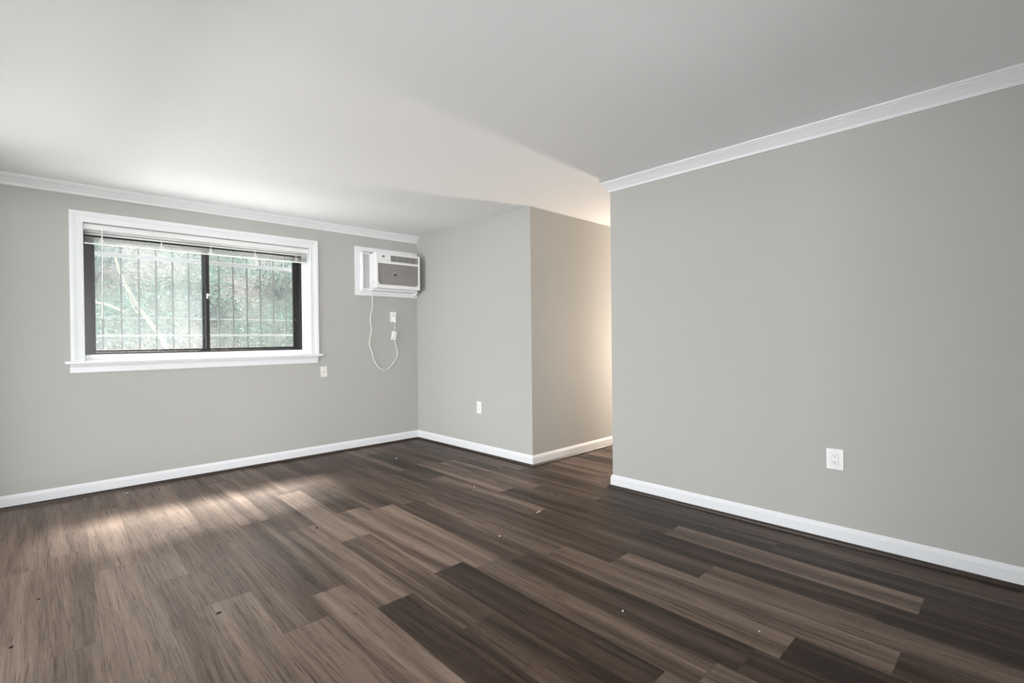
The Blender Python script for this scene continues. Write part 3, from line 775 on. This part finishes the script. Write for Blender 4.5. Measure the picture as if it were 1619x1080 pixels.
shrub(1.95, 9.6, 0.55, 0.75, 620, 'wide green shrub high on the slope at the top of the right pane')
shrub(0.15, 9.7, 0.60, 0.70, 560, 'wide green shrub high on the slope at the top of the left pane')

# a bough added out of view to thin the sun on the window
bo = thing('shade_bough', 'added leafy bough, out of view, thinning the sun on the window', 'tree', (1.0, 6.7, 4.0))
bm = bmesh.new(); stem = bmesh.new()
tube(stem, smooth_path([(5.5, 0.6, -0.4), (3.0, 0.2, 0.1), (0.6, 0.0, 0.12), (-2.4, -0.1, 0.0)], 6), [0.06 - 0.0027 * i for i in range(19)], 7)
for k in range(9):
    x = 3.0 - 0.62 * k
    tube(stem, [(x, 0.05, 0.1), (x - 0.25, (-1) ** k * 0.3, 0.06), (x - 0.5, (-1) ** k * 0.55, 0.0)], [0.018, 0.012, 0.004], 5)
for i in range(1500):
    x = R.uniform(-2.5, 3.2); y = R.uniform(-0.62, 0.62)
    if noise.noise(Vector((x * 1.3, y * 1.3, 5.5))) < -0.12: continue
    leaf(bm, Vector((x, y, R.uniform(-0.15, 0.2))), R.uniform(0.07, 0.13), (R.gauss(0, .5), R.gauss(0, .5) + .5, 1), R.uniform(0, 6.28))
obj('foliage', bm, M['shrub'], bo); obj('branch', stem, M['vine'], bo)

fe = thing('metal_railing', 'low grey metal railing along the foot of the slope outside', 'railing', (1.2, 6.6, 0.78))
def rpart(name, bm): return part(fe.location, name, bm, M['rail'], fe)
rpart('top_rail', B(-1.6, 4.6, 6.590, 6.610, 1.392, 1.406, 0.002)); rpart('bottom_rail', B(-1.6, 4.6, 6.59, 6.61, 0.90, 0.92))
for i in range(48):
    x = -1.5 + 0.127 * i
    rpart('baluster', B(x - 0.0035, x + 0.0035, 6.5965, 6.6035, 0.92, 1.393))

bm = bmesh.new(); tube(bm, smooth_path([(0.545, 6.0, 1.99), (0.584, 6.0, 1.816), (0.631, 6.0, 1.684), (0.73, 6.0, 1.472), (0.848, 6.0, 1.281), (0.938, 6.0, 1.095), (0.99, 6.0, 0.80)], 4), [0.008 + 0.0005 * i for i in range(25)], 7)
br = tag(obj('dead_branch', bm, M['branch'], smooth=True), 'long bleached dead branch leaning outside behind the left pane', 'branch')
o = obj('twig', T(smooth_path([(0.66, 6.0, 1.62), (0.672, 5.98, 1.50), (0.72, 5.97, 1.42)], 3), 0.006, 6), M['branch']); o.parent = br
bm = bmesh.new(); tube(bm, smooth_path([(0.30, 6.02, 1.54), (0.40, 6.0, 1.516), (0.491, 6.0, 1.496), (0.57, 6.0, 1.457), (0.615, 5.995, 1.438)], 4), 0.009, 6)
tag(obj('pale_twig', bm, M['branch'], smooth=True), 'short bleached twig crossing the left edge of the left pane', 'branch')
bm = bmesh.new(); tube(bm, smooth_path([(1.30, 6.0, 0.78), (1.262, 6.0, 1.44), (1.209, 6.0, 1.55), (1.17, 6.0, 1.627), (1.158, 6.0, 1.692), (1.166, 6.0, 1.738), (1.211, 6.0, 1.761), (1.263, 6.0, 1.752), (1.325, 6.0, 1.676)], 4), 0.0058, 6)
tag(obj('curling_vine', bm, M['vine'], smooth=True), 'thin dark vine curling into a hoop behind the left pane', 'vine')
